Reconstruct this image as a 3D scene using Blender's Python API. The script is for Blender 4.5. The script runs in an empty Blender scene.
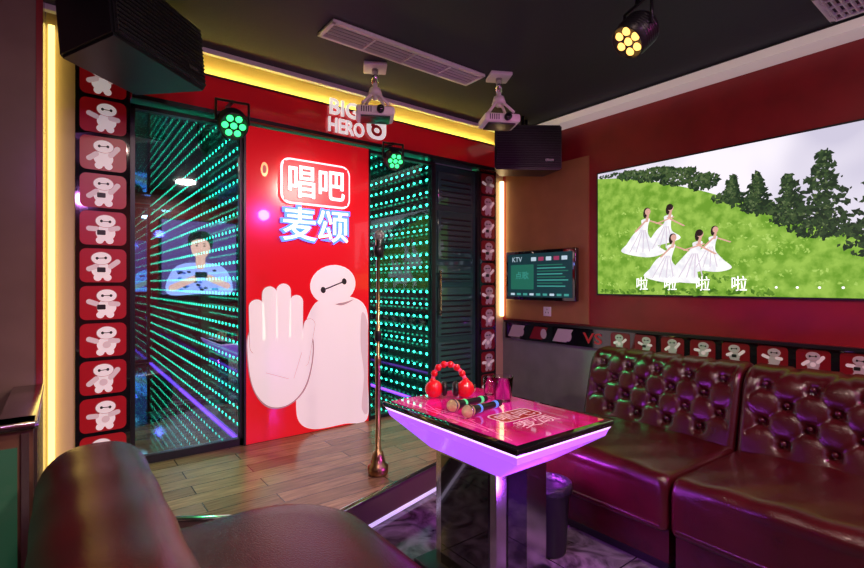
import bpy, bmesh, math, random
from mathutils import Vector, Matrix, Euler
random.seed(4)
sc = bpy.context.scene
sc.view_settings.view_transform = 'Standard'
V = Vector
# ------------------------------------------------------------ materials
def nt(name):
    m = bpy.data.materials.new(name); m.use_nodes = True
    return m, m.node_tree.nodes, m.node_tree.links, m.node_tree.nodes["Principled BSDF"]
def mat(name, col, rough=0.5, metal=0.0, em=None, es=0.0, bump=0, bscale=50, coat=0.0, var=0.0):
    m, N, L, p = nt(name)
    p.inputs['Base Color'].default_value = (*col, 1)
    p.inputs['Roughness'].default_value = rough
    p.inputs['Metallic'].default_value = metal
    p.inputs['Coat Weight'].default_value = coat
    if em:
        p.inputs['Emission Color'].default_value = (*em, 1)
        p.inputs['Emission Strength'].default_value = es
    tc = N.new('ShaderNodeTexCoord')
    if bump:
        n = N.new('ShaderNodeTexNoise'); n.inputs['Scale'].default_value = bscale
        n.inputs['Detail'].default_value = 3
        L.new(tc.outputs['Object'], n.inputs['Vector'])
        b = N.new('ShaderNodeBump'); b.inputs['Strength'].default_value = bump; b.inputs['Distance'].default_value = 0.01
        L.new(n.outputs['Fac'], b.inputs['Height']); L.new(b.outputs[0], p.inputs['Normal'])
    if var:
        n = N.new('ShaderNodeTexNoise'); n.inputs['Scale'].default_value = 6
        L.new(tc.outputs['Object'], n.inputs['Vector'])
        r = N.new('ShaderNodeValToRGB')
        r.color_ramp.elements[0].position = .3; r.color_ramp.elements[1].position = .7
        r.color_ramp.elements[0].color = (*[c*(1-var) for c in col], 1)
        r.color_ramp.elements[1].color = (*[min(1, c*(1+var)) for c in col], 1)
        L.new(n.outputs['Fac'], r.inputs['Fac']); L.new(r.outputs[0], p.inputs['Base Color'])
    return m
def emis(name, col, s):
    return mat(name, tuple(c*.4 for c in col), .5, em=col, es=s)

M_ceil = mat('ceiling_paint', (.024,.025,.036), .7, bump=.1, bscale=30)
M_red = mat('red_wall_paint', (.24,.005,.012), .42, bump=.08, bscale=60, var=.12)
M_tan = mat('tan_wallpaper', (.34,.15,.05), .5, var=.08)
M_beige = mat('beige_paint', (.55,.42,.26), .5, bump=.05)
M_taupe = mat('taupe_panel', (.21,.145,.115), .2, coat=.3, var=.08)
M_white = mat('white_paint', (.75,.73,.72), .5)
M_grey = mat('grey_dado', (.22,.24,.22), .22, var=.1)
M_black = mat('black_plastic', (.012,.012,.014), .35)
M_blackg = mat('black_gloss', (.008,.008,.01), .06, coat=1)
M_dark = mat('dark_metal', (.03,.03,.035), .3, .6)
M_chrome = mat('brushed_steel', (.62,.62,.64), .18, 1)
M_redgloss = mat('red_gloss', (.55,.010,.02), .12, coat=.6, em=(.8,.01,.02), es=.05)
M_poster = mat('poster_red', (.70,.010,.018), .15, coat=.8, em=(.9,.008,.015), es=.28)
M_art_w = mat('art_white', (.86,.80,.78), .3, em=(.95,.87,.86), es=.30)  # emission added so the art looks lit in the dim room
M_art_w2 = mat('art_white_shade', (.68,.56,.56), .3, em=(.8,.64,.66), es=.24)
M_art_l = mat('art_line', (.50,.34,.35), .4, em=(.5,.3,.3), es=.15)
M_art_k = mat('art_black', (.01,.01,.01), .4)
M_stk_r = mat('sticker_red', (.42,.010,.018), .3, em=(.8,.01,.02), es=.05)
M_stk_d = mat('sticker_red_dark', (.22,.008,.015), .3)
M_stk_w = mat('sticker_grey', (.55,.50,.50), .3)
M_leather = mat('burgundy_leather', (.050,.0045,.006), .23, bump=.18, bscale=170, coat=.15, var=.2)
M_leather2 = mat('burgundy_leather_arm', (.058,.0045,.0055), .26, bump=.14, bscale=190, var=.2)
M_leather2.node_tree.nodes["Principled BSDF"].inputs['Specular IOR Level'].default_value=.38
M_gold = mat('bronze_metal', (.42,.25,.13), .28, 1)
M_mirror = mat('dark_mirror', (.55,.72,.72), .02, 1)

# ------------------------------------------------------------ mesh builder
class B:
    def __init__(s, name, parent=None):
        s.name=name; s.bm=bmesh.new(); s.mats=[]; s.parent=parent
    def mi(s, m):
        if m not in s.mats: s.mats.append(m)
        return s.mats.index(m)
    def add(s, t, m, M=None, smooth=False):
        i=s.mi(m); mp={}
        for v in t.verts:
            mp[v]=s.bm.verts.new(M@v.co if M else v.co)
        for f in t.faces:
            try:
                nf=s.bm.faces.new([mp[v] for v in f.verts]); nf.material_index=i; nf.smooth=smooth
            except ValueError: pass
        t.free()
    def box(s,c,d,m,bev=0,rot=(0,0,0),seg=3,smooth=None):
        t=bmesh.new(); bmesh.ops.create_cube(t,size=1)
        for v in t.verts: v.co=V((v.co.x*d[0],v.co.y*d[1],v.co.z*d[2]))
        if bev: bmesh.ops.bevel(t,geom=t.edges[:],offset=bev,segments=seg,profile=.5,affect='EDGES')
        s.add(t,m,Matrix.Translation(c)@Euler(rot).to_matrix().to_4x4(), bool(bev) if smooth is None else smooth)
    def bx(s,a,b,m,bev=0):
        s.box([(a[i]+b[i])/2 for i in range(3)],[abs(b[i]-a[i]) for i in range(3)],m,bev)
    def cyl(s,p0,p1,r0,m,r1=None,seg=24,smooth=True):
        p0=V(p0);p1=V(p1);r1=r0 if r1 is None else r1
        d=p1-p0;q=d.to_track_quat('Z','Y').to_matrix().to_4x4()
        s.lathe([(0,0),(r0,0),(r0,0.0),(r1,d.length),(0,d.length)],m,Matrix.Translation(p0)@q,seg,smooth)
    def lathe(s,prof,m,M=None,seg=32,smooth=True):
        t=bmesh.new(); rings=[]
        for r,z in prof:
            if r<1e-6: rings.append([t.verts.new((0,0,z))])
            else: rings.append([t.verts.new((r*math.cos(2*math.pi*k/seg),r*math.sin(2*math.pi*k/seg),z)) for k in range(seg)])
        for a,b in zip(rings,rings[1:]):
            for k in range(seg):
                k2=(k+1)%seg
                if len(a)==1 and len(b)==1: continue
                if len(a)==1: t.faces.new((a[0],b[k],b[k2]))
                elif len(b)==1: t.faces.new((a[k],a[k2],b[0]))
                else: t.faces.new((a[k],a[k2],b[k2],b[k]))
        bmesh.ops.recalc_face_normals(t,faces=t.faces[:])
        s.add(t,m,M,smooth)
    def sph(s,c,r,m,rot=(0,0,0),seg=24):
        if not hasattr(r,'__len__'): r=(r,r,r)
        t=bmesh.new(); bmesh.ops.create_uvsphere(t,u_segments=seg,v_segments=seg//2,radius=1)
        s.add(t,m,Matrix.Translation(c)@Euler(rot).to_matrix().to_4x4()@Matrix.Diagonal((*r,1)),True)
    def tube(s,pts,r,m,seg=10):
        for a,b in zip(pts,pts[1:]):
            s.cyl(a,b,r,m,seg=seg)
        for p in pts[1:-1]: s.sph(p,r,m,seg=10)
    # flat art: F=(origin,u,v)
    def poly(s,F,pts,m,off=0.001):
        o,u,v=F;n=u.cross(v)
        vs=[s.bm.verts.new(o+u*x+v*y+n*off) for x,y in pts]
        f=s.bm.faces.new(vs); f.material_index=s.mi(m)
        f.normal_update()
        if f.normal.dot(n)<0: f.normal_flip()
    def ell(s,F,cx,cy,rx,ry,m,off=.001,rot=0,seg=28):
        c,sn=math.cos(rot),math.sin(rot)
        s.poly(F,[(cx+rx*math.cos(a)*c-ry*math.sin(a)*sn,cy+rx*math.cos(a)*sn+ry*math.sin(a)*c) for a in [2*math.pi*k/seg for k in range(seg)]],m,off)
    def rrect(s,F,x0,y0,x1,y1,r,m,off=.001):
        pts=[]
        for cx,cy,a0 in ((x1-r,y1-r,0),(x0+r,y1-r,90),(x0+r,y0+r,180),(x1-r,y0+r,270)):
            for k in range(6):
                a=math.radians(a0+90*k/5);pts.append((cx+r*math.cos(a),cy+r*math.sin(a)))
        s.poly(F,pts,m,off)
    def caps(s,F,a,b,r,m,off=.001,r2=None):
        r2=r if r2 is None else r2
        ax,ay=a;bx,by=b;th=math.atan2(by-ay,bx-ax);pts=[]
        for k in range(11):
            t=th+math.pi/2+math.pi*k/10;pts.append((ax+r*math.cos(t),ay+r*math.sin(t)))
        for k in range(11):
            t=th-math.pi/2+math.pi*k/10;pts.append((bx+r2*math.cos(t),by+r2*math.sin(t)))
        s.poly(F,pts,m,off)
    def spl(s,F,pts,m,off=.001,n=6):
        out=[];N=len(pts)
        for i in range(N):
            p0,p1,p2,p3=[V(pts[(i+k-1)%N]) for k in range(4)]
            for k in range(n):
                t=k/n
                q=.5*((2*p1)+(p2-p0)*t+(2*p0-5*p1+4*p2-p3)*t*t+(3*p1-p0-3*p2+p3)*t**3)
                out.append((q.x,q.y))
        s.poly(F,out,m,off)
    def text(s,F,body,cx,cy,w,h,m,off=.002,ext=0.0,fat=0.0):
        cu=bpy.data.curves.new('t','FONT');cu.body=body;cu.size=1;cu.extrude=0.0;cu.offset=fat
        cu.resolution_u=3
        ob=bpy.data.objects.new('t',cu);sc.collection.objects.link(ob)
        dg=bpy.context.evaluated_depsgraph_get();dg.update()
        me=ob.evaluated_get(dg).to_mesh()
        vs=[v.co.copy() for v in me.vertices];fs=[list(p.vertices) for p in me.polygons]
        bpy.data.objects.remove(ob)
        if not vs: return
        x0=min(v.x for v in vs);x1=max(v.x for v in vs);y0=min(v.y for v in vs);y1=max(v.y for v in vs)
        sx=w/(x1-x0);sy=h/(y1-y0)
        o,u,v_=F;n=u.cross(v_);i=s.mi(m)
        P=[(cx+(v.x-(x0+x1)/2)*sx,cy+(v.y-(y0+y1)/2)*sy) for v in vs]
        fr=[s.bm.verts.new(o+u*a+v_*b+n*(off+ext)) for a,b in P]
        for f in fs:
            try:
                q=s.bm.faces.new([fr[k] for k in f]);q.material_index=i
            except ValueError: pass
        if ext:
            bk=[s.bm.verts.new(o+u*a+v_*b+n*off) for a,b in P]
            cnt={}
            for f in fs:
                for a,b in zip(f,f[1:]+f[:1]): cnt[(a,b)]=1
            for (a,b) in cnt:
                if (b,a) not in cnt:
                    q=s.bm.faces.new((fr[a],fr[b],bk[b],bk[a]));q.material_index=i
    def done(s):
        me=bpy.data.meshes.new(s.name);s.bm.to_mesh(me);s.bm.free()
        for m in s.mats: me.materials.append(m)
        ob=bpy.data.objects.new(s.name,me);sc.collection.objects.link(ob)
        if s.parent: ob.parent=s.parent
        return ob
def light(kind,name,loc,target,energy,col,parent=None,size=.1,spot=60,blend=.5,size_y=None):
    l=bpy.data.lights.new(name,kind);l.energy=energy;l.color=col
    if kind=='AREA':
        l.shape='DISK';l.size=size
    else: l.shadow_soft_size=size
    if kind=='SPOT': l.spot_size=math.radians(spot);l.spot_blend=blend
    o=bpy.data.objects.new(name,l);sc.collection.objects.link(o);o.location=loc
    o.rotation_euler=(V(target)-V(loc)).to_track_quat('-Z','Y').to_euler()
    if parent: o.parent=parent
    return o

X,Y,Z=V((1,0,0)),V((0,1,0)),V((0,0,1))
YS=3.4; XS=3.53; HC=2.72; ST=.18
# ------------------------------------------------------------ room shell
def tile_mat():
    m,N,L,p=nt('marble_tile')
    tc=N.new('ShaderNodeTexCoord')
    br=N.new('ShaderNodeTexBrick');br.offset=0;br.inputs['Scale'].default_value=1
    br.inputs['Brick Width'].default_value=.6;br.inputs['Row Height'].default_value=.6
    br.inputs['Mortar Size'].default_value=.004
    br.inputs['Mortar'].default_value=(.03,.025,.03,1)
    n=N.new('ShaderNodeTexNoise');n.inputs['Scale'].default_value=5;n.inputs['Detail'].default_value=8;n.inputs['Distortion'].default_value=2.2
    r=N.new('ShaderNodeValToRGB');e=r.color_ramp.elements
    e[0].position=.35;e[0].color=(.045,.033,.036,1);e[1].position=.66;e[1].color=(.26,.22,.23,1)
    L.new(tc.outputs['Object'],br.inputs['Vector']);L.new(tc.outputs['Object'],n.inputs['Vector'])
    L.new(n.outputs['Fac'],r.inputs['Fac']);L.new(r.outputs[0],br.inputs['Color1']);L.new(r.outputs[0],br.inputs['Color2'])
    L.new(br.outputs['Color'],p.inputs['Base Color']);p.inputs['Roughness'].default_value=.12
    return m
def wood_mat():
    m,N,L,p=nt('wood_planks')
    tc=N.new('ShaderNodeTexCoord')
    br=N.new('ShaderNodeTexBrick');br.inputs['Scale'].default_value=1;br.offset=.37
    br.inputs['Brick Width'].default_value=.9;br.inputs['Row Height'].default_value=.125
    br.inputs['Mortar Size'].default_value=.003;br.inputs['Mortar'].default_value=(.02,.012,.01,1)
    br.inputs['Color1'].default_value=(.24,.13,.07,1);br.inputs['Color2'].default_value=(.44,.26,.145,1)
    mp=N.new('ShaderNodeMapping');mp.inputs['Scale'].default_value=(2,22,2)
    n=N.new('ShaderNodeTexNoise');n.inputs['Scale'].default_value=3;n.inputs['Detail'].default_value=6
    mx=N.new('ShaderNodeMixRGB');mx.blend_type='MULTIPLY';mx.inputs['Fac'].default_value=.8
    r=N.new('ShaderNodeValToRGB');r.color_ramp.elements[0].color=(.35,.35,.35,1);r.color_ramp.elements[0].position=.3;r.color_ramp.elements[1].position=.7
    L.new(tc.outputs['Object'],br.inputs['Vector']);L.new(tc.outputs['Object'],mp.inputs['Vector'])
    L.new(mp.outputs[0],n.inputs['Vector']);L.new(n.outputs['Fac'],r.inputs['Fac'])
    L.new(br.outputs['Color'],mx.inputs['Color1']);L.new(r.outputs[0],mx.inputs['Color2'])
    L.new(mx.outputs[0],p.inputs['Base Color']);p.inputs['Roughness'].default_value=.22
    return m
def led_mat(name,s=.10,sz=.115,rad=.0112,col=(.04,.95,.50),st=11):
    m,N,L,p=nt(name)
    p.inputs['Base Color'].default_value=(.01,.045,.05,1);p.inputs['Roughness'].default_value=.05
    p.inputs['Coat Weight'].default_value=.8
    g=N.new('ShaderNodeNewGeometry');sp=N.new('ShaderNodeSeparateXYZ');L.new(g.outputs['Position'],sp.inputs[0])
    def math_(op,a,b=None):
        k=N.new('ShaderNodeMath');k.operation=op
        for i,x in enumerate((a,b)):
            if x is None: continue
            if isinstance(x,(int,float)): k.inputs[i].default_value=x
            else: L.new(x,k.inputs[i])
        return k.outputs[0]
    h=math_('ADD',sp.outputs['X'],sp.outputs['Y'])
    a=math_('MULTIPLY',math_('SUBTRACT',math_('FRACT',math_('DIVIDE',h,s)),.5),s)
    b=math_('MULTIPLY',math_('SUBTRACT',math_('FRACT',math_('DIVIDE',sp.outputs['Z'],sz)),.5),sz)
    a=math_('MULTIPLY',a,.62)
    r=math_('ADD',math_('MULTIPLY',a,a),math_('MULTIPLY',b,b))
    k=math_('LESS_THAN',r,rad*rad)
    L.new(math_('MULTIPLY',k,st),p.inputs['Emission Strength'])
    p.inputs['Emission Color'].default_value=(*col,1)
    return m
M_tile=tile_mat();M_wood=wood_mat();M_led=led_mat('led_dot_panel')

b=B('floor');b.bx((-1.3,-1.6,-.05),(3.7,6.2,0),M_tile);b.done()
b=B('ceiling')
b.bx((-1.3,-1.6,HC),(3.7,3.2,HC+.3),M_ceil)
b.bx((-1.3,3.2,2.95),(3.7,3.6,3.05),M_white)
b.done()
b=B('trim_1');b.bx((-.06,3.165,HC-.03),(XS,3.2,HC),M_white);b.done()
b=B('trim_2');b.bx((XS-.16,-1.5,2.645),(XS,3.17,2.70),mat('trim_cream',(.72,.66,.62),.5,em=(1,.8,.75),es=.25));b.bx((XS-.14,-1.5,2.70),(XS,3.17,HC),M_ceil);b.done()  # cream trim carries a slight added glow; it is no lamp
b=B('wall_right')
b.bx((XS,-1.6,.92),(XS+.1,3.5,2.95),M_red)
b.bx((XS,-1.6,0),(XS+.1,3.5,.92),M_grey)
b.done()
b=B('trim_3');b.bx((XS-.012,2.40,.94),(XS,3.35,2.36),M_tan);b.done()
b=B('wall_back');b.bx((-1.3,-1.6,0),(3.6,-1.5,3),M_red);b.done()
b=B('wall_left');b.bx((-1.3,-1.5,0),(-1.2,3.5,3),M_taupe);b.done()
b=B('wall_pilaster');b.bx((-1.2,2.86,0),(-.06,3.5,HC),M_taupe)
b.bx((-.085,2.855,.82),(-.06,2.862,HC),mat('panel_frame_red',(.25,.02,.02),.3));b.done()
b=B('wall_stage_left');b.bx((-.06,YS,0),(.335,YS+.1,2.66),M_beige);b.bx((.07,YS-.01,ST),(.335,YS,2.62),M_blackg);b.done()
b=B('wall_stage_right');b.bx((3.20,YS,0),(XS,YS+.1,2.66),M_beige);b.bx((3.20,YS-.01,ST),(3.42,YS,2.62),M_blackg);b.done()
b=B('wall_stage_top');b.bx((-.06,YS,2.66),(XS,YS+.1,2.95),M_beige);b.bx((.335,YS,2.40),(3.20,YS+.1,2.66),M_black);b.done()
# LED booths (mirror tunnels)
YB=5.6
M_pstrip=emis('purple_strip',(.45,.08,1),3)
def booth(name,x0,x1):
    b=B(name)
    b.bx((x0,YB,0),(x1,YB+.04,2.7),M_mirror)
    b.bx((x1-.03,YS+.1,0),(x1,YB,2.7),M_led)
    b.bx((x0,YS+.1,0),(x0+.03,YB,2.7),M_led)
    b.bx((x0,YS+.1,.14),(x1,YB,ST),M_blackg)
    b.bx((x0,YS+.1,2.45),(x1,YB,2.5),M_blackg)
    b.bx((x1-.045,YS+.12,ST),(x1-.03,YB,ST+.012),M_pstrip)
    b.bx((x0+.03,YS+.12,ST),(x0+.045,YB,ST+.012),M_pstrip)
    return b.done()
booth('led_mirror_booth',.20,1.03)
booth('led_mirror_booth.001',1.75,2.72)
# header
b=B('stage_header')
b.bx((.335,3.30,2.39),(3.42,YS-.012,2.61),M_redgloss)
b.bx((.335,3.29,2.37),(3.42,3.33,2.395),M_dark)
b.bx((.335,3.29,2.605),(3.42,3.33,2.615),M_dark)
b.done()
M_signw=mat('sign_white',(.85,.85,.85),.4,em=(1,.95,.95),es=.5)
F=(V((0,3.289,0)),X,Z)
b=B('cartoon_title_sign')
b.text(F,'BIG',1.70,2.60,.24,.12,M_signw,.001,.015,.02)
b.text(F,'HERO',1.72,2.465,.30,.11,M_signw,.001,.015,.02)
b.rrect(F,1.89,2.42,2.07,2.63,.07,M_signw,.012)
b.ell(F,1.98,2.49,.05,.045,M_stk_r,.014);b.ell(F,1.98,2.49,.025,.02,M_signw,.016)
b.caps(F,(1.94,2.525),(2.0,2.60),.012,M_stk_r,.014)
b.done()
# stage platform
def prism(b,pts,z0,z1,m,mside=None):
    lo=[b.bm.verts.new((x,y,z0)) for x,y in pts];hi=[b.bm.verts.new((x,y,z1)) for x,y in pts]
    f=b.bm.faces.new(hi);f.material_index=b.mi(m)
    f=b.bm.faces.new(lo[::-1]);f.material_index=b.mi(m)
    for i in range(len(pts)):
        j=(i+1)%len(pts)
        f=b.bm.faces.new((lo[i],lo[j],hi[j],hi[i]));f.material_index=b.mi(mside or m)
stp=[(-.05,2.86),(.376,2.586),(1.05,2.126),(1.95,2.37),(2.75,2.95),(2.75,YS-.012),(-.05,YS-.012)]
b=B('stage_platform');prism(b,stp,0,ST,M_wood,mat('riser_brown',(.10,.06,.05),.3))
for p,q in zip(stp[:4],stp[1:5]):
    b.tube([(p[0],p[1],ST-.010),(q[0],q[1],ST-.010)],.011,M_chrome)
    b.tube([(p[0],p[1],.015),(q[0],q[1],.015)],.012,mat('edge_led',(.7,.7,.8),.3,em=(.7,.6,1),es=.6))
b.done()
b=B('threshold');b.bx((.335,YS-.012,0),(3.2,YS+.1,ST),M_dark);b.done()

# ---------------- poster panel
b=B('cartoon_poster')
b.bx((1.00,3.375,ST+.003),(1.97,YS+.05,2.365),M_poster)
b.bx((.990,3.368,ST+.003),(1.005,YS+.05,2.365),M_dark);b.bx((1.965,3.368,ST+.003),(1.98,YS+.05,2.365),M_dark)
F=(V((0,3.375,0)),X,Z)
P=b
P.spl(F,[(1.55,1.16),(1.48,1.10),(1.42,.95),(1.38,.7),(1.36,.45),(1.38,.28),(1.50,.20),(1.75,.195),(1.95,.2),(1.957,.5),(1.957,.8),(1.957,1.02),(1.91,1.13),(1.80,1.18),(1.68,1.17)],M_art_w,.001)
P.spl(F,[(1.90,1.05),(1.955,.95),(1.955,.5),(1.955,.25),(1.90,.3),(1.92,.55),(1.89,.8)],M_art_w2,.002)
P.spl(F,[(1.60,1.155),(1.72,1.115),(1.83,1.16),(1.72,1.135)],M_art_l,.003)
P.ell(F,1.655,1.275,.19,.15,M_art_w,.004,.15)
P.caps(F,(1.57,1.235),(1.745,1.30),.005,M_art_k,.005)
P.ell(F,1.57,1.235,.020,.024,M_art_k,.006,.2);P.ell(F,1.745,1.30,.020,.024,M_art_k,.006,.2)
# raised hand
P.spl(F,[(1.023,.95),(1.013,.75),(1.053,.55),(1.153,.415),(1.30,.405),(1.43,.51),(1.49,.72),(1.48,.9),(1.35,.98),(1.18,1.0)],M_art_l,.0055)
P.spl(F,[(1.03,.95),(1.02,.75),(1.06,.55),(1.16,.425),(1.30,.415),(1.42,.52),(1.48,.72),(1.47,.9),(1.35,.98),(1.18,1.0)],M_art_w,.006)
for (ax,ay),(bx_,by),r in [((1.085,.85),(1.075,1.12),.055),((1.17,.85),(1.165,1.21),.055),((1.265,.85),(1.265,1.23),.055),((1.355,.85),(1.36,1.15),.052),((1.41,.72),(1.46,.98),.045)]:
    P.caps(F,(ax,ay),(bx_,by),r+.003,M_art_l,.007,r*.95+.003)
    P.caps(F,(ax,ay),(bx_,by),r,M_art_w,.008,r*.95)
P.spl(F,[(1.06,.85),(1.10,.60),(1.25,.50),(1.40,.60),(1.43,.85),(1.25,.90)],M_art_w,.0085)
P.caps(F,(1.14,.66),(1.30,.60),.003,M_art_w2,.009);P.caps(F,(1.34,.60),(1.40,.78),.003,M_art_w2,.009)
P.done()
# ---------------- illuminated sign
b=B('neon_logo_sign')
F=(V((0,3.374,0)),X,Z)
M_neonp=emis('neon_pink',(1,.6,.65),1.8);M_neonb=emis('neon_blue',(.04,.14,1),3.2);M_face=emis('sign_face',(1,.95,.97),1.6)
M_box=mat('sign_red',(.8,.01,.02),.3,em=(1,.01,.03),es=.75)
b.rrect(F,1.235,1.855,1.785,2.185,.07,M_neonp,.022);b.rrect(F,1.25,1.87,1.77,2.17,.06,M_box,.03)
b.bx((1.26,3.345,1.88),(1.76,3.374,2.16),M_box)
b.text(F,'唱吧',1.51,2.02,.44,.23,M_face,.032,.01,.008)
b.text(F,'麦颂',1.51,1.715,.56,.275,M_neonb,.012,.012,.035)
b.text(F,'麦颂',1.51,1.715,.51,.24,M_face,.026,.008,.004)
sg=b.done()
light('POINT','sign_glow',(1.5,3.2,1.72),(1.5,3.4,1.7),1.2,(.15,.3,1),sg,.05)
F=(V((0,3.375,0)),X,Z)
b=B('round_badge');b.ell(F,1.13,2.08,.025,.05,M_gold,.003);b.ell(F,1.13,2.08,.015,.03,M_stk_r,.004);b.done()

# ---------------- sticker columns
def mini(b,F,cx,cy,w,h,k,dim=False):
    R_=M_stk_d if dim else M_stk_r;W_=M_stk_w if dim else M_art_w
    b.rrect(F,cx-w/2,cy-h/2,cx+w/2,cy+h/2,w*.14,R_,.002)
    s=h/2*1.06; q=[(-.1,.15),(.15,.0),(0,.1),(.1,-.1)][k%4]
    b.ell(F,cx+q[0]*s,cy-.26*s,.46*s,.44*s,W_,.003)
    b.ell(F,cx+q[0]*s*.5-.22*s,cy-.68*s,.19*s,.19*s,W_,.0035);b.ell(F,cx+q[0]*s*.5+.24*s,cy-.68*s,.19*s,.19*s,W_,.0035)
    a=[.5,-.2,.8,.1][k%4]
    b.caps(F,(cx+.34*s,cy-.05*s),(cx+.66*s,cy+a*.45*s),.14*s,M_art_w2,.004)
    b.caps(F,(cx-.34*s,cy-.05*s),(cx-.66*s,cy-a*.4*s),.14*s,M_art_w2,.004)
    if k%3==0: b.ell(F,cx+q[0]*s,cy-.28*s,.2*s,.2*s,M_art_w2,.0042)
    if k%3==1: b.rrect(F,cx-.3*s,cy-.38*s,cx+.1*s,cy-.1*s,.05*s,M_art_k,.0042)
    hx,hy=cx+q[0]*s,cy+.40*s
    b.ell(F,hx,hy,.49*s,.37*s,M_art_l,.0045);b.ell(F,hx,hy,.46*s,.34*s,W_,.005)
    b.caps(F,(hx-.2*s,hy),(hx+.2*s,hy+q[1]*.2*s),.022*s,M_art_k,.006)
    b.ell(F,hx-.2*s,hy,.07*s,.08*s,M_art_k,.007);b.ell(F,hx+.2*s,hy+q[1]*.2*s,.07*s,.08*s,M_art_k,.007)
F=(V((0,YS-.01,0)),X,Z)
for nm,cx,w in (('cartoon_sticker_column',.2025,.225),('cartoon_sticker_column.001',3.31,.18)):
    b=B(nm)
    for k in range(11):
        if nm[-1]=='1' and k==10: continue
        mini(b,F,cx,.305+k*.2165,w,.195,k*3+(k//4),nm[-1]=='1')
    b.done()

# ---------------- glass doors
def glass_mat(name,refl=.14,tint=(.75,.9,.95),blend=.25):
    m,N,L,p=nt(name);N.remove(p);out=[n for n in N if n.type=='OUTPUT_MATERIAL'][0]
    t=N.new('ShaderNodeBsdfTransparent');t.inputs[0].default_value=(*tint,1)
    g=N.new('ShaderNodeBsdfGlossy');g.inputs['Roughness'].default_value=.02
    lw=N.new('ShaderNodeLayerWeight');lw.inputs['Blend'].default_value=blend
    ad=N.new('ShaderNodeMath');ad.operation='ADD';ad.inputs[1].default_value=refl;ad.use_clamp=True
    mx=N.new('ShaderNodeMixShader');L.new(lw.outputs['Fresnel'],ad.inputs[0]);L.new(ad.outputs[0],mx.inputs[0])
    L.new(t.outputs[0],mx.inputs[1]);L.new(g.outputs[0],mx.inputs[2]);L.new(mx.outputs[0],out.inputs[0])
    return m
M_glass=glass_mat('door_glass',.22,(.60,.82,.90))
b=B('door_1')
b.bx((.36,3.41,ST+.05),(.975,3.418,2.34),M_glass)
b.bx((.336,3.39,ST+.002),(.36,3.44,2.365),M_dark);b.bx((.970,3.39,ST+.002),(.989,3.44,2.365),M_dark)
b.bx((.336,3.39,ST+.002),(.989,3.44,ST+.05),M_dark);b.bx((.336,3.39,2.34),(.989,3.44,2.365),M_dark)
b.done()
b=B('door_2')
b.bx((2.62,3.39,ST+.002),(2.66,3.45,2.365),M_dark);b.bx((3.17,3.39,ST+.002),(3.198,3.45,2.365),M_dark)
b.bx((2.66,3.42,ST+.002),(3.17,3.45,2.365),mat('door_green_black',(.02,.07,.06),.10,coat=.8))
M_pan=mat('cabinet_panel',(.03,.09,.075),.10,coat=.8)
for z0,z1 in ((.25,.75),(.80,1.25),(1.30,1.45),(1.5,1.95),(2.0,2.3)):
    b.box((2.915,3.415,(z0+z1)/2),(.42,.012,z1-z0),M_pan,.005)
    n=int((z1-z0)/.05)
    for i in range(n): b.bx((2.74,3.402,z0+.02+i*.05),(3.09,3.412,z0+.032+i*.05),M_dark)
b.cyl((2.70,3.37,1.0),(2.70,3.37,1.4),.012,M_chrome);b.cyl((2.70,3.37,1.03),(2.70,3.42,1.03),.008,M_chrome);b.cyl((2.70,3.37,1.37),(2.70,3.42,1.37),.008,M_chrome)
b.done()
b=B('door_3');b.bx((1.982,3.41,ST+.03),(2.62,3.418,2.34),glass_mat('door_glass_clear',.05));b.bx((1.982,3.39,ST+.002),(2.62,3.44,ST+.03),M_dark);b.bx((1.982,3.39,2.34),(2.62,3.44,2.365),M_dark)
b.done()

# monitor on the back wall with presenter (seen as reflection in the glass door)
b=B('presenter_monitor')
b.bx((1.20,-1.49,1.10),(2.32,-1.43,2.28),M_black)
Fm=(V((1.76,-1.43,0)),-X,Z)
ME=3.6
b.rrect(Fm,-.54,1.12,.54,2.26,.01,emis('mon_bg',(.16,.08,.34),ME*.5),.002)
M_skin=emis('mon_skin',(.75,.42,.35),ME);M_hair=mat('mon_hair',(.01,.01,.015));M_shirt=emis('mon_shirt',(.35,.42,1),ME)
b.spl(Fm,[(-.46,1.13),(-.42,1.45),(-.22,1.60),(.22,1.60),(.42,1.45),(.46,1.13),(0,1.125)],M_shirt,.003)
b.caps(Fm,(0,1.58),(0,1.70),.07,M_skin,.004);b.ell(Fm,0,1.86,.14,.18,M_skin,.005)
b.spl(Fm,[(-.16,1.84),(-.18,2.0),(-.08,2.11),(.1,2.10),(.18,2.0),(.16,1.84),(.12,1.95),(-.02,1.99),(-.11,1.95)],M_hair,.006)
for ex in (-.055,.055): b.ell(Fm,ex,1.88,.018,.011,M_hair,.007);b.caps(Fm,(ex-.02,1.915),(ex+.02,1.918),.005,M_hair,.007)
b.caps(Fm,(-.035,1.765),(.035,1.765),.008,emis('mon_lip',(.6,.1,.1),1),.007)
b.caps(Fm,(-.40,1.25),(-.12,1.38),.05,M_skin,.008);b.caps(Fm,(.40,1.22),(.10,1.36),.05,M_skin,.008);b.rrect(Fm,-.1,1.38,.08,1.47,.01,M_hair,.009)
for i in range(22): b.ell(Fm,-.36+random.random()*.72,1.16+random.random()*.36,.03,.018,M_hair if i%2 else emis('mon_pat',(.1,.2,.9),2),.0045)
b.done()

# vertical LED strips
def tubeL(name,a,c,col,s):
    b=B(name);b.bx(a,c,emis(name+'_m',col,s),.004);return b.done()
tubeL('led_strip_light',(-.05,3.36,.2),(-.02,3.398,2.7),(1,.74,.18),2.8)
tubeL('led_strip_light.001',(3.47,3.355,.96),(3.50,3.39,2.3),(1,.72,.34),4)
tubeL('cove_light',(.36,3.355,2.625),(3.4,3.375,2.642),(1,.84,.14),28)
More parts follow.
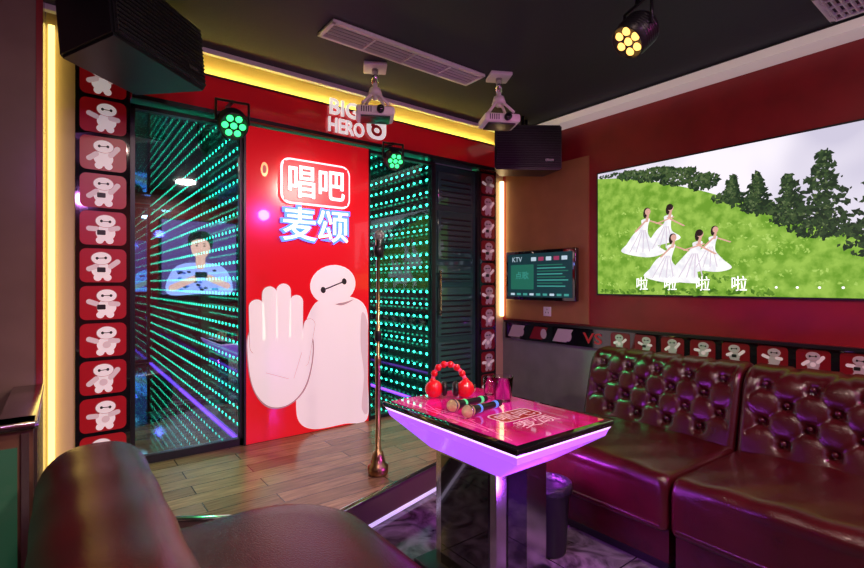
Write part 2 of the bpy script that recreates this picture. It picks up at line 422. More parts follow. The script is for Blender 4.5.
# ---------------- projector screen
b=B('projection_screen')
y0,y1,z0,z1=2.31,.30,1.20,2.185
b.bx((XS-.012,y1-.012,z0-.012),(XS-.001,y0+.012,z1+.012),M_black)
W=1.79;H=z1-z0;UM=(y0-y1)/W
Fq=(V((XS-.012,y0,z0)),-Y*W,Z*H)
def n_off(o): return o/(W*H)
def grad_mat(name,c0,c1,sc_,lo,hi,st,det=8,streak=(1,1,1)):
    m,N,L,p=nt(name);p.inputs['Base Color'].default_value=(0,0,0,1);p.inputs['Roughness'].default_value=1;p.inputs['Specular IOR Level'].default_value=0
    tc=N.new('ShaderNodeTexCoord');mp=N.new('ShaderNodeMapping');mp.inputs['Scale'].default_value=streak
    n=N.new('ShaderNodeTexNoise');n.inputs['Scale'].default_value=sc_;n.inputs['Detail'].default_value=det
    r=N.new('ShaderNodeValToRGB');e=r.color_ramp.elements;e[0].position=lo;e[0].color=(*c0,1);e[1].position=hi;e[1].color=(*c1,1)
    L.new(tc.outputs['Object'],mp.inputs[0]);L.new(mp.outputs[0],n.inputs['Vector']);L.new(n.outputs['Fac'],r.inputs['Fac']);L.new(r.outputs[0],p.inputs['Emission Color'])
    p.inputs['Emission Strength'].default_value=st;return m
sky=grad_mat('scr_sky',(.60,.56,.70),(.92,.86,.95),1.6,.35,.65,1.1,2)
grass=grad_mat('scr_grass',(.15,.32,.03),(.32,.52,.08),14,.38,.62,1.1,10)
grass2=grad_mat('scr_grass_light',(.26,.46,.06),(.42,.62,.13),20,.38,.62,1.1,10)
shad=grad_mat('scr_grass_dark',(.06,.17,.015),(.16,.32,.04),22,.38,.62,1.0,10)
trees=[emis('scr_tree_%d'%i,c,.9) for i,c in enumerate(((.010,.030,.012),(.025,.060,.02),(.05,.10,.03),(.10,.16,.06)))]
dress=grad_mat('scr_dress',(.80,.78,.84),(1,.98,.96),18,.4,.6,1.1,4);dress2=emis('scr_dress_shade',(.62,.58,.66),1.0);skin=emis('scr_skin',(.7,.42,.32),.9);hair=emis('scr_hair',(.03,.02,.015),.6);wtxt=emis('scr_text',(1,1,1),1.3)
b.poly(Fq,[(0,0),(UM,0),(UM,1),(0,1)],sky,n_off(.001))
b.poly(Fq,[(0,0),(UM,0),(UM,.30),(.9,.37),(.75,.48),(.6,.62),(.45,.74),(.3,.84),(.12,.93),(0,.96)],grass,n_off(.002))
def flk(cx,cy,rx,ry,n,ms,o,r0,clip=True):
    for i in range(n):
        a=random.random()*6.28;q=random.random()**.5
        u=cx+rx*q*math.cos(a);v=cy+ry*q*math.sin(a)
        s_=r0*(.5+random.random());
        if u-s_<0.004 or u+s_>UM-.004 or v+s_*1.8>.996 or v<0.01: continue
        th=random.random()*6.28
        pts=[(u+s_*math.cos(th+k*1.57+random.random()*.8)*(1 if k%2 else .6),v+s_*1.8*math.sin(th+k*1.57+random.random()*.8)*(1 if k%2 else .6)) for k in range(4)]
        try: b.poly(Fq,pts,random.choice(ms),n_off(o+random.random()*.0008))
        except Exception: pass
for i in range(50):
    u=random.random()*1.0;top=.88-.56*u
    flk(u,random.random()*top*.9,.12,.018,22,[grass2] if i%2 else [grass],.0022,.006)
flk(.35,.02,.4,.025,160,[shad],.0032,.010)
flk(.05,.975,.05,.02,50,trees[:2],.0042,.008)
for cx,cy,rx,ry,n in ((.17,.94,.07,.035,140),(.27,.91,.09,.05,240),(.37,.86,.08,.06,240),(.46,.80,.06,.06,170)):
    flk(cx,cy,rx,ry,n,trees[:3],.0042,.009);flk(cx-.01,cy+ry*.3,rx*.8,ry*.6,n//4,trees[2:4],.0051,.006)
for cx,by,h,w in ((.56,.64,.16,.04),(.64,.56,.24,.05),(.735,.46,.30,.06),(.83,.38,.50,.10),(.985,.26,.60,.115)):
    b.caps(Fq,(cx,by-.04),(cx+.01,by+h),.004,trees[0],n_off(.0042),.002)
    for k in range(14):
        f=k/14;ww=w*(1-f*.88)*(1.15 if k%2 else .75)
        flk(cx+random.uniform(-.006,.006),by+h*f,ww,.020,int((56-34*f)*w/.09)+6,trees[:2],.0044,.009)
        flk(cx-ww*.2,by+h*f+.012,ww*.6,.010,int(12-6*f),trees[1:4],.0053,.005)
for u in (.54,.61,.68,.75,.82,.90,.98,1.06): flk(u,.70-.78*(u-.5),.05,.035,70,trees[:3],.0042,.009)
def girl(cx,cy,s,lean,flip=1):
    o=.0065
    b.spl(Fq,[(cx-.065*s,cy-.005),(cx-.045*s,cy+.05*s),(cx-.02*s,cy+.11*s),(cx-.010*s+lean*.3,cy+.155*s),(cx-.014*s+lean*.36,cy+.195*s),(cx+.014*s+lean*.38,cy+.20*s),(cx+.014*s+lean*.3,cy+.155*s),(cx+.035*s,cy+.10*s),(cx+.06*s,cy+.04*s),(cx+.090*s*flip,cy-.02*s),(cx+.03*s,cy-.045*s)],dress,n_off(o))
    for k in range(4):
        b.caps(Fq,(cx+(-.035+.025*k)*s,cy+.0*s-.01),(cx+lean*.2+(-.005+.005*k)*s,cy+.13*s),.0018*s,dress2,n_off(o+.0001))
    hx,hy=cx+.005*s+lean*.42,cy+.245*s
    b.caps(Fq,(hx,hy-.02*s),(hx-.004*s,hy-.06*s),.005*s,skin,n_off(o+.0001))
    b.caps(Fq,(hx-.01*s,hy-.06*s),(hx-.045*s*flip,hy-.12*s),.0038*s,skin,n_off(o+.0002))
    b.caps(Fq,(hx+.01*s,hy-.06*s),(hx+.05*s*flip,hy-.09*s),.0038*s,skin,n_off(o+.0002))
    b.ell(Fq,hx,hy,.010*s,.021*s,skin,n_off(o+.0004));b.ell(Fq,hx-.003*s,hy+.007*s,.012*s,.020*s,hair,n_off(o+.0003) if flip>0 else n_off(o+.0005));b.ell(Fq,hx-.010*s,hy-.012*s,.007*s,.028*s,hair,n_off(o+.00025))
flk(.40,.12,.20,.03,60,[shad],.0034,.008)
girl(.20,.34,1.2,.08);girl(.30,.36,1.15,.07,-1);girl(.30,.14,1.15,.10);girl(.41,.14,1.2,.08,-1);girl(.47,.21,1.0,.07)
for u,s_ in ((.215,.05),(.335,.05),(.46,.05),(.585,.05)):
    b.text(Fq,'啦',u,.085,s_,.10,wtxt,n_off(.0085),0,.004)
for u in (.70,.76,.82,.88): b.ell(Fq,u,.06,.004,.007,wtxt,n_off(.0085))
b.done()
# ---------------- wall tv
b=B('wall_television')
b.box((XS-.07,2.87,1.36),(.05,.80,.46),M_blackg,.008);b.box((XS-.03,2.87,1.36),(.05,.3,.2),M_dark)
Ft=(V((XS-.096,0,0)),-Y,Z)
b.rrect(Ft,-3.24,1.16,-2.50,1.56,.005,emis('tv_bg',(.008,.05,.06),.6),.001)
M_ui=emis('tv_ui',(.08,.55,.45),.5);M_uir=emis('tv_uired',(.6,.08,.2),.4);M_uid=emis('tv_uidark',(.02,.20,.13),.6);M_uiw=emis('tv_uiw',(.6,.8,.9),.7)
b.text(Ft,'KTV',-3.12,1.51,.12,.045,M_uiw,.003)
for i in range(5): b.rrect(Ft,-2.95+i*.085,1.49,-2.89+i*.085,1.525,.004,M_uir if i%2 else M_uiw,.003)
b.rrect(Ft,-3.2,1.23,-2.92,1.46,.008,M_uid,.002);b.text(Ft,'点歌',-3.06,1.36,.16,.07,M_ui,.003)
for i in range(8): b.rrect(Ft,-2.88,1.445-i*.027,-2.60+.03*(i%3),1.455-i*.027,.003,M_ui if i%2 else M_uid,.003)
for i in range(9): b.rrect(Ft,-3.2+i*.077,1.175,-3.15+i*.077,1.195,.004,M_ui if i%3 else M_uiw,.003)
b.done()
b=B('wall_socket')
Fo=(V((XS-.02,0,0)),-Y,Z)
b.box((XS-.016,2.83,1.03),(.008,.086,.086),M_white,.003)
for dx,dz in ((-.015,-.01),(.015,-.01),(0,.018)): b.ell(Fo,-2.83+dx,1.03+dz,.004,.007,M_art_k,.001)
b.done()
# ---------------- sticker strip on dado
b=B('cartoon_sticker_strip')
b.bx((XS-.03,-1.2,.75),(XS-.0002,3.34,.905),M_blackg)
b.bx((XS-.05,-1.2,.905),(XS-.0002,3.34,.925),M_dark)
Fd=(V((XS-.03,0,0)),-Y,Z)
b.text(Fd,'VS',-2.35,.828,.18,.09,M_stk_r,.002,.004,.01)
for k in range(3):
    b.poly(Fd,[(-3.3+k*.27,.77),(-3.15+k*.27,.77),(-3.08+k*.27,.885),(-3.24+k*.27,.885)],M_stk_d if k%2 else M_stk_w,.002)
    b.ell(Fd,-3.13+k*.27,.825,.035,.045,M_stk_w,.003)
for k in range(15):
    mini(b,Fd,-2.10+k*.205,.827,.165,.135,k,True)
b.done()

# ---------------- speakers
def speaker(name,loc,rot,w,h,d,brk):
    b=B(name)
    M=Matrix.Translation(loc)@Euler(rot).to_matrix().to_4x4()
    t=bmesh.new()
    pts=[(-w/2,-d/2),(w/2,-d/2),(w*.36,d/2),(-w*.36,d/2)]
    lo=[t.verts.new((x,y,-h/2)) for x,y in pts];hi=[t.verts.new((x,y,h/2)) for x,y in pts]
    t.faces.new(lo[::-1]);t.faces.new(hi)
    for i in range(4): t.faces.new((lo[i],lo[(i+1)%4],hi[(i+1)%4],hi[i]))
    bmesh.ops.bevel(t,geom=t.edges[:],offset=.012,segments=2,affect='EDGES');b.add(t,M_black,M,False)
    n=int(h/.022)
    t=bmesh.new();bmesh.ops.create_cube(t,size=1)
    for v in t.verts:v.co=V((v.co.x*w*.94,v.co.y*.012-d/2-.004,v.co.z*h*.9))
    b.add(t,mat(name+'_grille',(.02,.02,.022),.5,.3,bump=.8,bscale=120),M)
    for i in range(n):
        t=bmesh.new();bmesh.ops.create_cube(t,size=1)
        for v in t.verts:v.co=V((v.co.x*w*.93,v.co.y*.01-d/2-.012,v.co.z*.006-h*.43+i*h*.86/(n-1)))
        b.add(t,M_dark,M)
    t=bmesh.new();bmesh.ops.create_cube(t,size=1)
    for v in t.verts:v.co=V((v.co.x*.07+w*.3,v.co.y*.004-d/2-.02,v.co.z*.02-h*.3))
    b.add(t,M_chrome,M)
    for p in brk: b.tube(p,.014,M_dark)
    return b.done()
speaker('pa_speaker',(.27,2.75,2.475),(-.10,0,.75),.62,.34,.36,[[(.27,2.75,2.6),(.27,2.75,2.719)],[(.1,2.75,2.62),(.1,2.75,2.719)]])
speaker('pa_speaker.001',(3.22,2.84,2.44),(.0,0,-.62),.58,.38,.28,[[(3.25,2.85,2.6),(3.25,2.85,2.719)],[(3.15,2.80,2.6),(3.15,2.80,2.719)]])

# ---------------- ceiling projectors
def proj(name,x,y,zb,ang):
    b=B(name);M=Matrix.Translation((x,y,0))@Matrix.Rotation(ang,4,'Z')
    b.box((x,y,HC-.012),(.15,.15,.024),M_white,.006,(0,0,ang))
    b.cyl((x,y,HC-.02),(x,y,HC-.12),.022,M_chrome);b.cyl((x,y,HC-.12),(x,y,zb+.1),.016,M_white)
    for sx,sy in ((-1,-1),(1,-1),(1,1),(-1,1)):
        q=M@V((sx*.085,sy*.07,zb+.045));b.tube([(x,y,zb+.16),q],.010,M_white)
    b.lathe([(0,zb+.17),(.035,zb+.17),(.05,zb+.12),(.0,zb+.12)],M_white,Matrix.Translation((x,y,0)),20)
    b.box((x,y,zb),(.25,.20,.06),M_white,.018,(0,0,ang))
    f=M@V((.03,-.10,zb));g=M@V((.03,-.125,zb));b.cyl(f,g,.024,M_dark);g2=M@V((.03,-.128,zb));b.cyl(g,g2,.017,M_blackg)
    b.box((x,y,zb-.033),(.19,.15,.01),M_dark,.002,(0,0,ang))
    for i in range(5):
        q=M@V((-.09+i*.015,-.101,zb));b.box(q,(.006,.004,.035),M_dark,0,(0,0,ang))
    return b.done()
proj('ceiling_projector',1.65,2.75,2.40,-.5)
proj('ceiling_projector.001',2.40,2.35,2.40,-.5)
# ---------------- vents
def vent(name,cx,cy,lx,ly):
    b=B(name);z=HC
    b.bx((cx-lx/2,cy-ly/2,z-.008),(cx+lx/2,cy+ly/2,z-.002),M_black)
    for s_ in (-1,1):
        b.box((cx,cy+s_*(ly/2-.012),z-.01),(lx,.024,.02),M_white,.003)
        b.box((cx+s_*(lx/2-.012),cy,z-.01),(.024,ly,.02),M_white,.003)
    n=int(ly/.03)
    for i in range(1,n): b.box((cx,cy-ly/2+i*ly/n,z-.012),(lx-.03,.010,.014),M_white,0,(.5,0,0))
    for i in range(1,4): b.box((cx-lx/2+i*lx/4,cy,z-.014),(.012,ly-.03,.012),M_white)
    return b.done()
vent('ceiling_vent',1.74,2.49,1.14,.20)
vent('ceiling_vent.001',3.15,.40,.36,.7)

# ---------------- par spotlights
def par(name,loc,tgt,r,ln,ecol,es,ceil=True,lamps=7):
    b=B(name);loc=V(loc);d=(V(tgt)-loc).normalized();q=d.to_track_quat('Z','Y').to_matrix().to_4x4()
    M=Matrix.Translation(loc)@q
    b.lathe([(0,-ln/2),(r*.6,-ln/2),(r*.95,-ln*.3),(r,-ln*.25),(r,ln/2),(r*.93,ln/2),(r*.93,ln/2-.012),(0,ln/2-.012)],M_black,M,28)
    for i in range(6): b.lathe([(r*1.0,-ln*.2+i*ln*.09),(r*1.06,-ln*.2+i*ln*.09+.004),(r*1.0,-ln*.2+i*ln*.09+.008)],M_dark,M,28)
    E=emis(name+'_lens',ecol,es)
    ps=[(0,0)]+[(.60*r*math.cos(a),.60*r*math.sin(a)) for a in [i*math.pi/3 for i in range(6)]]
    for px,py in ps:
        b.lathe([(0,ln/2-.004),(r*.20,ln/2-.004),(r*.24,ln/2-.012)],E,M@Matrix.Translation((px,py,0)),14)
    side=d.cross(Z).normalized()
    top=V((loc.x,loc.y,HC-.001)) if ceil else V((loc.x,3.288,loc.z+r+.05))
    yt=V((loc.x,loc.y,loc.z+r+.05))
    b.tube([loc+side*(r+.012),yt+side*(r+.012),yt-side*(r+.012),loc-side*(r+.012)],.008,M_dark)
    b.cyl(yt,top,.012,M_dark)
    if ceil: b.cyl((loc.x,loc.y,HC-.02),(loc.x,loc.y,HC-.001),.045,M_dark)
    return b.done()
p1=par('par_spotlight',(2.22,1.24,2.50),(1.35,1.6,1.6),.085,.17,(1,.50,.12),2.5)
light('SPOT','lamp',(2.13,1.28,2.39),(1.45,3.4,.6),115,(1,.84,.70),p1,.06,80,.6)
g1=par('green_par_light',(.86,3.16,2.29),(.80,2.6,1.9),.085,.13,(.05,1,.25),2.2,False)
light('SPOT','lamp',(.85,3.06,2.24),(.45,2.85,.2),70,(.08,1,.3),g1,.04,36)
g2=par('green_par_light.001',(2.06,3.16,2.255),(1.95,2.6,1.9),.070,.13,(.05,1,.25),2.2,False)
light('SPOT','lamp',(2.05,3.06,2.21),(3.2,1.9,.7),95,(.08,1,.3),g2,.04,36)

# ---------------- microphone stand
b=B('microphone_stand');x,y=1.46,2.40
b.lathe([(0,ST+.001),(.055,ST+.001),(.06,ST+.01),(.06,ST+.05),(.045,ST+.06),(.035,ST+.10),(.028,ST+.13),(.016,ST+.135),(.016,ST+.62),(.018,ST+.63),(.018,ST+.68),(.010,ST+.69),(.010,1.46),(.0,1.46)],M_gold,Matrix.Translation((x,y,0)))
b.lathe([(.017,.95),(.021,.96),(.021,1.0),(.017,1.01)],M_dark,Matrix.Translation((x,y,0)))
b.lathe([(0,1.44),(.02,1.44),(.024,1.47),(.024,1.50),(.0,1.50)],M_dark,Matrix.Translation((x,y,0)))
b.cyl((x,y,1.48),(x-.005,y-.02,1.54),.016,M_chrome,.02);b.sph((x-.006,y-.024,1.56),(.028,.028,.03),mat('mic_mesh',(.35,.35,.36),.35,.9,bump=.8,bscale=300))
b.tube([(x,y,1.42),(x+.03,y,1.44),(x+.03,y,1.5)],.006,M_dark)
b.done()

# ---------------- LED table
b=B('karaoke_table')
tx0,tx1,ty0,ty1,tz=1.21,1.79,1.10,1.95,.725
cx,cy=(tx0+tx1)/2,(ty0+ty1)/2
M_skirt=mat('skirt_acrylic',(.6,.45,.8),.25,em=(.40,.09,1),es=1.25,coat=.4)
M_edge=mat('skirt_edge',(.8,.7,.9),.25,em=(.80,.5,1),es=1.8)
b.box((cx,cy,tz-.012),(tx1-tx0,ty1-ty0,.024),M_blackg,.006)
def topmat():
    m,N,L,p=nt('table_glass_top');p.inputs['Roughness'].default_value=.05;p.inputs['Coat Weight'].default_value=1
    tc=N.new('ShaderNodeTexCoord');n=N.new('ShaderNodeTexNoise');n.inputs['Scale'].default_value=5
    r=N.new('ShaderNodeValToRGB');e=r.color_ramp.elements;e[0].position=.4;e[0].color=(.50,.005,.09,1);e[1].position=.65;e[1].color=(.78,.02,.34,1)
    L.new(tc.outputs['Object'],n.inputs['Vector']);L.new(n.outputs['Fac'],r.inputs['Fac']);L.new(r.outputs[0],p.inputs['Emission Color']);L.new(r.outputs[0],p.inputs['Base Color'])
    p.inputs['Emission Strength'].default_value=.42;return m
b.box((cx,cy,tz+.001),(tx1-tx0-.06,ty1-ty0-.06,.003),topmat())
Ftb=(V((0,0,tz+.0025)),X,Y)
M_sign_refl=mat('table_sign_reflection',(.8,.5,.6),.2,em=(1,.7,.8),es=.3)  # the sign's reflection in the table glass, drawn as glowing shapes
M_prp=mat('table_print_pink',(.9,.2,.5),.2,em=(1,.1,.5),es=.4)
b.rrect(Ftb,1.40,1.335,1.64,1.455,.03,M_sign_refl,.0002);b.rrect(Ftb,1.407,1.342,1.633,1.448,.025,M_stk_r,.0003)
b.text(Ftb,'唱吧',1.52,1.395,.19,.08,M_sign_refl,.0005)
b.text(Ftb,'麦颂',1.52,1.28,.21,.085,M_sign_refl,.0005)
for k in range(10):
    b.caps(Ftb,(1.26+random.random()*.08,1.16+random.random()*.7),(1.26+random.random()*.08,1.16+random.random()*.7),.002,M_prp,.0002)
def frus(b,r0,z0,r1,z1,m):
    lo=[b.bm.verts.new((cx+sx*r0[0],cy+sy*r0[1],z0)) for sx,sy in ((-1,-1),(1,-1),(1,1),(-1,1))]
    hi=[b.bm.verts.new((cx+sx*r1[0],cy+sy*r1[1],z1)) for sx,sy in ((-1,-1),(1,-1),(1,1),(-1,1))]
    i=b.mi(m)
    for k in range(4):
        f=b.bm.faces.new((lo[k],lo[(k+1)%4],hi[(k+1)%4],hi[k]));f.material_index=i
    f=b.bm.faces.new(lo[::-1]);f.material_index=i
    f=b.bm.faces.new(hi);f.material_index=i
frus(b,(.275,.41),tz-.036,(.283,.418),tz-.024,M_edge)
frus(b,(.265,.40),tz-.065,(.275,.41),tz-.036,M_skirt)
frus(b,(.16,.22),tz-.19,(.265,.40),tz-.065,M_skirt)
frus(b,(.15,.19),.03,(.15,.19),tz-.19,M_chrome)
b.bx((cx-.155,cy-.15,.04),(cx-.149,cy+.15,tz-.20),M_blackg)
b.bx((cx-.09,cy-.196,.04),(cx+.02,cy-.189,tz-.20),M_blackg)
b.box((cx,cy,.015),(.44,.54,.03),M_dark,.006)
tb=b.done()
light('POINT','underglow',(cx-.05,cy-.36,.42),(0,0,0),7,(.50,.08,1),tb,.06)
light('POINT','underglow_b',(cx+.30,cy+.05,.42),(0,0,0),10,(.60,.06,1),tb,.06)

# items on table
tt=tz+.0035
b=B('red_headphones')
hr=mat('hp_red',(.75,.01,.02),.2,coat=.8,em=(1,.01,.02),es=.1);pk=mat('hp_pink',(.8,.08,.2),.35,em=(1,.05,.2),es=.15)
hx,hy=1.50,1.80
for s_ in (-1,1):
    c=V((hx+s_*.062,hy-s_*.045,tt+.043))
    b.sph(c,(.045,.042,.043),hr);b.lathe([(.0,.0),(.034,.0),(.038,.012),(.03,.022),(0,.022)],M_black,Matrix.Translation(c+V((-s_*.034,s_*.02,0)))@V((-s_*.8,s_*.5,0)).to_track_quat('Z','Y').to_matrix().to_4x4(),20)
pts=[]
for i in range(17):
    a=math.pi*i/16;pts.append((hx+.066*math.cos(a),hy-.048*math.cos(a)+.02*math.sin(a),tt+.06+.10*math.sin(a)))
b.tube(pts,.010,pk)
for p_ in pts[1:-1:2]: b.sph(p_,.017,hr,seg=12)
b.done()
def mic(name,hd,tl,colh,mesh):
    b=B(name);hd=V(hd);tl=V(tl);d=(tl-hd);q=d.to_track_quat('Z','Y').to_matrix().to_4x4();Mx=Matrix.Translation(hd)@q;L_=d.length
    b.lathe([(0,-.026),(.014,-.022),(.023,-.010),(.026,.004),(.025,.018),(.020,.028)],mat(name+'_mesh',mesh,.3,.7,em=mesh,es=.08,bump=.8,bscale=300),Mx,24)
    b.lathe([(.0262,.0),(.0285,.004),(.0262,.009)],M_chrome,Mx,24)
    b.lathe([(.020,.028),(.021,.04),(.0175,.06),(.0155,.10),(.014,L_-.02),(.015,L_-.018),(.015,L_),(0,L_)],M_black,Mx,24)
    b.lathe([(.0158,.075),(.018,.078),(.018,.090),(.0158,.093)],colh,Mx,24)
    b.lathe([(.0150,L_-.05),(.0165,L_-.048),(.0165,L_-.03),(.0150,L_-.028)],colh,Mx,24)
    return b.done()
gl=mat('mic_ring_green',(.1,.8,.3),.3,em=(.1,1,.3),es=.4);pl=mat('mic_ring_blue',(.1,.3,.8),.3,em=(.1,.3,1),es=.5)
mic('handheld_microphone',(1.335,1.585,tt+.029),(1.575,1.63,tt+.016),gl,(.85,.65,.35))
mic('handheld_microphone.001',(1.325,1.475,tt+.029),(1.565,1.53,tt+.016),pl,(.85,.68,.40))
GM=glass_mat('tumbler_glass',.08,(.975,.965,.99),.2)
b=B('glass_ice_bucket');b.lathe([(0,tt),(.040,tt),(.050,tt+.11),(.052,tt+.115),(.047,tt+.115),(.037,tt+.012),(0,tt+.012)],GM,Matrix.Translation((1.66,1.60,0)));b.done()
b=B('glass_tumbler');b.lathe([(0,tt),(.026,tt),(.032,tt+.09),(.029,tt+.09),(.023,tt+.012),(0,tt+.012)],GM,Matrix.Translation((1.70,1.73,0)));b.done()
b=B('ashtray');b.lathe([(0,tt),(.045,tt),(.05,tt+.03),(.043,tt+.03),(.038,tt+.01),(0,tt+.01)],M_blackg,Matrix.Translation((1.66,1.86,0)));b.done()

# ---------------- trash bin
b=B('trash_bin')
b.lathe([(0,.003),(.078,.003),(.082,.01),(.098,.31),(.104,.315),(.104,.33),(.098,.333),(.094,.325),(.078,.02),(0,.02)],M_black,Matrix.Translation((1.86,1.49,0)))
b.lathe([(.100,.29),(.112,.30),(.108,.335),(.095,.338),(.09,.30)],mat('bin_bag',(.015,.015,.02),.3,bump=1,bscale=40),Matrix.Translation((1.86,1.49,0)),28)
b.done()

# ---------------- sofas
def cushion(B_,prof,y0,y1,ny,disp,m,endr=.06):
    t=bmesh.new()
    n=len(prof);rows=[]
    xs=[p[0] for p in prof];zs=[p[1] for p in prof]
    cc=V(((min(xs)+max(xs))/2,(min(zs)+max(zs))/2));hw=V(((max(xs)-min(xs))/2,(max(zs)-min(zs))/2))
    K=8
    ys=[(y0+endr*(1-math.cos(math.pi/2*k/K)), endr*(1-math.sin(math.pi/2*k/K))) for k in range(K)]
    ys+=[(y0+endr+(y1-y0-2*endr)*k/ny,0) for k in range(ny+1)]
    ys+=[(y1-endr*(1-math.cos(math.pi/2*k/K)), endr*(1-math.sin(math.pi/2*k/K))) for k in range(K-1,-1,-1)]
    nor=[]
    for i in range(n):
        a=V(prof[i-1]);c=V(prof[(i+1)%n]);q=(c-a).normalized();nor.append(V((q.y,-q.x)))
    area=sum(prof[i][0]*prof[(i+1)%n][1]-prof[(i+1)%n][0]*prof[i][1] for i in range(n))
    sg_=1 if area>0 else -1
    for y,ins in ys:
        row=[];sx=1-ins/hw.x;sz=1-ins/hw.y
        for i in range(n):
            d=disp(i/n,prof[i],y) if ins==0 else 0
            px=cc.x+(prof[i][0]-cc.x)*sx-nor[i].x*sg_*d;pz=cc.y+(prof[i][1]-cc.y)*sz-nor[i].y*sg_*d
            row.append(t.verts.new((px,y,pz)))
        rows.append(row)
    for r0,r1 in zip(rows,rows[1:]):
        for i in range(n): t.faces.new((r0[i],r0[(i+1)%n],r1[(i+1)%n],r1[i]))
    for r in (rows[0],rows[-1]):
        c=V((0,0,0))
        for v in r: c+=v.co
        cv=t.verts.new(c/n)
        for i in range(n): t.faces.new((r[i],r[(i+1)%n],cv))
    bmesh.ops.recalc_face_normals(t,faces=t.faces[:])
    B_.add(t,m,None,True)
def rprof(pts,r,seg=6,sub=10):
    out=[];n=len(pts)
    for i in range(n):
        p=V(pts[i]);a=(V(pts[i-1])-p).normalized();c=(V(pts[(i+1)%n])-p).normalized()
        rr=r[i] if hasattr(r,'__len__') else r
        A=p+a*rr;C=p+c*rr
        for k in range(seg+1):
            t=k/seg;q=A*(1-t)**2+p*2*t*(1-t)+C*t*t;out.append((q.x,q.y))
        nx=V(pts[(i+1)%n]);r2=r[(i+1)%n] if hasattr(r,'__len__') else r
        E=nx-c*r2
        for k in range(1,sub):
            q=C.lerp(E,k/sub);out.append((q.x,q.y))
    return out
def make_tuft(y0,y1,rows,nx,amp=.034):
    bt=[];dy=(y1-y0)/nx
    for j,z in enumerate(rows):
        for i in range(nx+(j%2)):
            yy=y0+dy*(i+.5) if j%2==0 else y0+dy*i
            if y0+.05<yy<y1-.05: bt.append((yy,z))
    def f(u,p,y):
        if p[0]>2.98 and p[1]<.8: return 0
        d=0
        for by,bz in bt:
            q=(y-by)**2+(p[1]-bz)**2
            if q<.02: d+=amp*math.exp(-q/(2*.018**2))+amp*.35*math.exp(-q/(2*.05**2))
        if p[1]>rows[-1]-.02 and len(rows)>1:
            dz=rows[0]-rows[1];a=((y-y0)/dy-.5+(p[1]-rows[0])/dz*.5);c=((y-y0)/dy-.5-(p[1]-rows[0])/dz*.5)
            for w in (a,c):
                e=abs(w-round(w));d+=amp*.3*math.exp(-(e/.07)**2)
        return d
    return f,bt
b=B('leather_sofa')
prof=rprof([(2.74,.40),(2.86,.84),(3.10,.86),(3.16,.15),(2.74,.15)],[.04,.10,.10,.03,.03],seg=8,sub=26)
def bx_at(z): return 2.74+.12*(z-.40)/.44
for (ya,yb) in ((1.02,1.93),(.02,1.01),(-.98,.01)):
    f,bt=make_tuft(ya,yb,[.77,.68,.59,.50],5)
    cushion(b,prof,ya,yb,90,f,M_leather,.035)
    for by,bz in bt:
        b.sph((bx_at(bz)+.024,by,bz),(.010,.014,.014),M_leather,seg=12)
    sp=rprof([(2.06,.20),(2.06,.45),(2.80,.43),(2.80,.20)],[.03,.07,.03,.02],seg=8,sub=10)
    def sd(u,p,y,ya=ya,yb=yb):
        t=(y-ya)/(yb-ya);return -.018*math.sin(math.pi*max(0,min(1,t)))*(1 if p[1]>.4 else .2)+.003*math.sin(y*31+p[0]*17)*(1 if p[1]>.4 else .3)
    cushion(b,sp,ya,yb,40,sd,M_leather,.03)
    b.bx((2.10,ya+.01,.06),(3.12,yb-.01,.22),M_leather)
    b.bx((2.14,ya+.03,0.0),(3.08,yb-.03,.06),M_black)
    b.tube([(2.058,ya+.03,.235),(2.058,yb-.03,.235)],.006,M_leather)
b.done()
b=B('leather_sofa.001')
prof=[(-.05,.12)]+[(-.05-.018*math.sin(math.pi*k/10*.5),.12+.042*k) for k in range(1,10)]
for k in range(25):
    a=math.pi-math.pi*k/24;c_=math.cos(a);s_=math.sin(a)
    prof.append((.094+.162*math.copysign(abs(c_)**.75,c_),.54+.215*abs(s_)**.75))
prof+=[(.256-.001*k,.54-.042*k) for k in range(1,11)]
prof+=[(.20,.12),(.10,.12),(.02,.12)]
cushion(b,prof,.55,2.02,30,lambda u,p,y:.002*math.sin(y*23+p[1]*15),M_leather2,.09)
def seatpoly(x0,x1,ya,yb,r,inset=0):
    pts=[(x0+inset,ya+inset),(x1-inset-.1,ya+inset),(x1-inset,ya+inset+.1)]
    for k in range(13):
        a=math.pi/2*k/12;pts.append((x1-r+(r-inset)*math.cos(a),yb-r+(r-inset)*math.sin(a)))
    pts.append((x0+inset,yb-inset));return pts
layers=[]
for z,ins in ((.12,.02),(.20,.0),(.36,.0),(.41,.01),(.445,.035),(.46,.08),(.468,.16)):
    layers.append([b.bm.verts.new((x,y,z)) for x,y in seatpoly(.18,.88,.55,1.86,.36,ins)])
mi=b.mi(M_leather2)
for r0,r1 in zip(layers,layers[1:]):
    for i in range(len(r0)):
        f=b.bm.faces.new((r0[i],r0[(i+1)%len(r0)],r1[(i+1)%len(r0)],r1[i]));f.material_index=mi;f.smooth=True
f=b.bm.faces.new(layers[-1]);f.material_index=mi;f.smooth=True
for x_,y_ in ((.02,.7),(.75,.7),(.05,1.85),(.6,1.55)): b.cyl((x_,y_,0),(x_,y_,.14),.025,M_dark)
b.done()
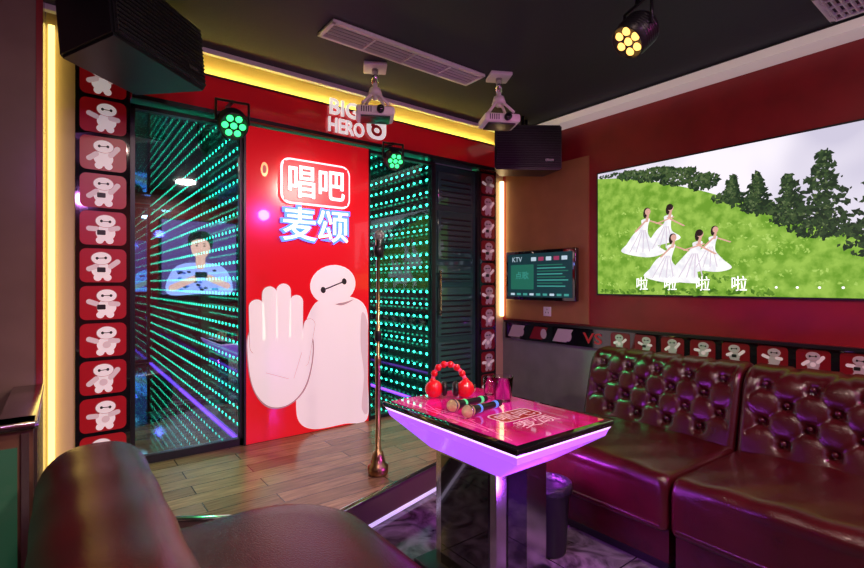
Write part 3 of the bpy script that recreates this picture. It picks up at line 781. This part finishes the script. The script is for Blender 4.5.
# low partition, wood and glass with steel cap (L shaped)
b=B('low_partition')
M_wd=mat('partition_wood',(.16,.08,.045),.35,var=.25)
M_gg=mat('green_reflection_glass',(.05,.16,.09),.08,coat=1,em=(.05,.5,.2),es=.05)  # green reflection put into the glass colour, with a faint glow
b.bx((-.15,2.10,0),(-.07,2.84,.80),M_wd)
b.box((-.11,2.46,.81),(.11,.76,.025),M_chrome,.006)
b.bx((-1.1,2.10,0),(-.15,2.18,.80),M_wd)
b.box((-.58,2.13,.81),(1.04,.11,.025),M_chrome,.006)
for i in range(9):
    b.bx((-.10-.11*i,2.088,.06),(-.08-.11*i,2.10,.785),M_chrome)
    b.bx((-.18-.11*i,2.092,.12),(-.11-.11*i,2.10,.74),M_gg)
for i in range(5): b.bx((-.072,2.16+i*.14,.06),(-.060,2.175+i*.14,.785),M_chrome)
b.done()

# ---------------- room lights
b=B('ceiling_downlight')
b.lathe([(.13,HC-.004),(.15,HC-.012),(.155,HC-.001)],M_white,Matrix.Translation((1.39,-.58,0)))
dl=b.done()
light('AREA','lamp_a',(1.39,-.58,2.70),(1.39,-.4,0),52,(1,.76,.70),dl,.24)
b=B('fill_downlight')
b.lathe([(.13,HC-.004),(.15,HC-.012),(.155,HC-.001)],M_white,Matrix.Translation((.45,.7,0)))
dl=b.done()
light('AREA','fill_lamp',(.45,.7,2.70),(.6,1.0,0),19,(1,.70,.62),dl,.24)  # fill light, added with its fixture out of view
pm=par('magenta_par_light',(2.6,-1.1,2.45),(2.2,1.5,.6),.085,.15,(1,.1,.8),3)
light('SPOT','lamp',(2.58,-.98,2.38),(2.4,2.2,.4),95,(1,.05,.50),pm,.08,80)
bp=par('purple_par_light',(.2,-1.2,2.45),(.6,1.5,.9),.085,.15,(.5,.2,1),3)
light('SPOT','lamp',(.23,-1.08,2.40),(1.0,2.6,1.2),36,(.75,.22,.9),bp,.08,90)

w=bpy.data.worlds.new('w');sc.world=w;w.use_nodes=True
w.node_tree.nodes['Background'].inputs[0].default_value=(.1,.06,.12,1);w.node_tree.nodes['Background'].inputs[1].default_value=.3
# ---------------- camera
cam=bpy.data.cameras.new('camera');co=bpy.data.objects.new('camera',cam);sc.collection.objects.link(co)
cam.lens=20.08;cam.sensor_width=36;cam.clip_start=.02
co.location=(0,0,1.28);co.rotation_euler=(math.radians(90),0,math.radians(-37.7))
sc.camera=co
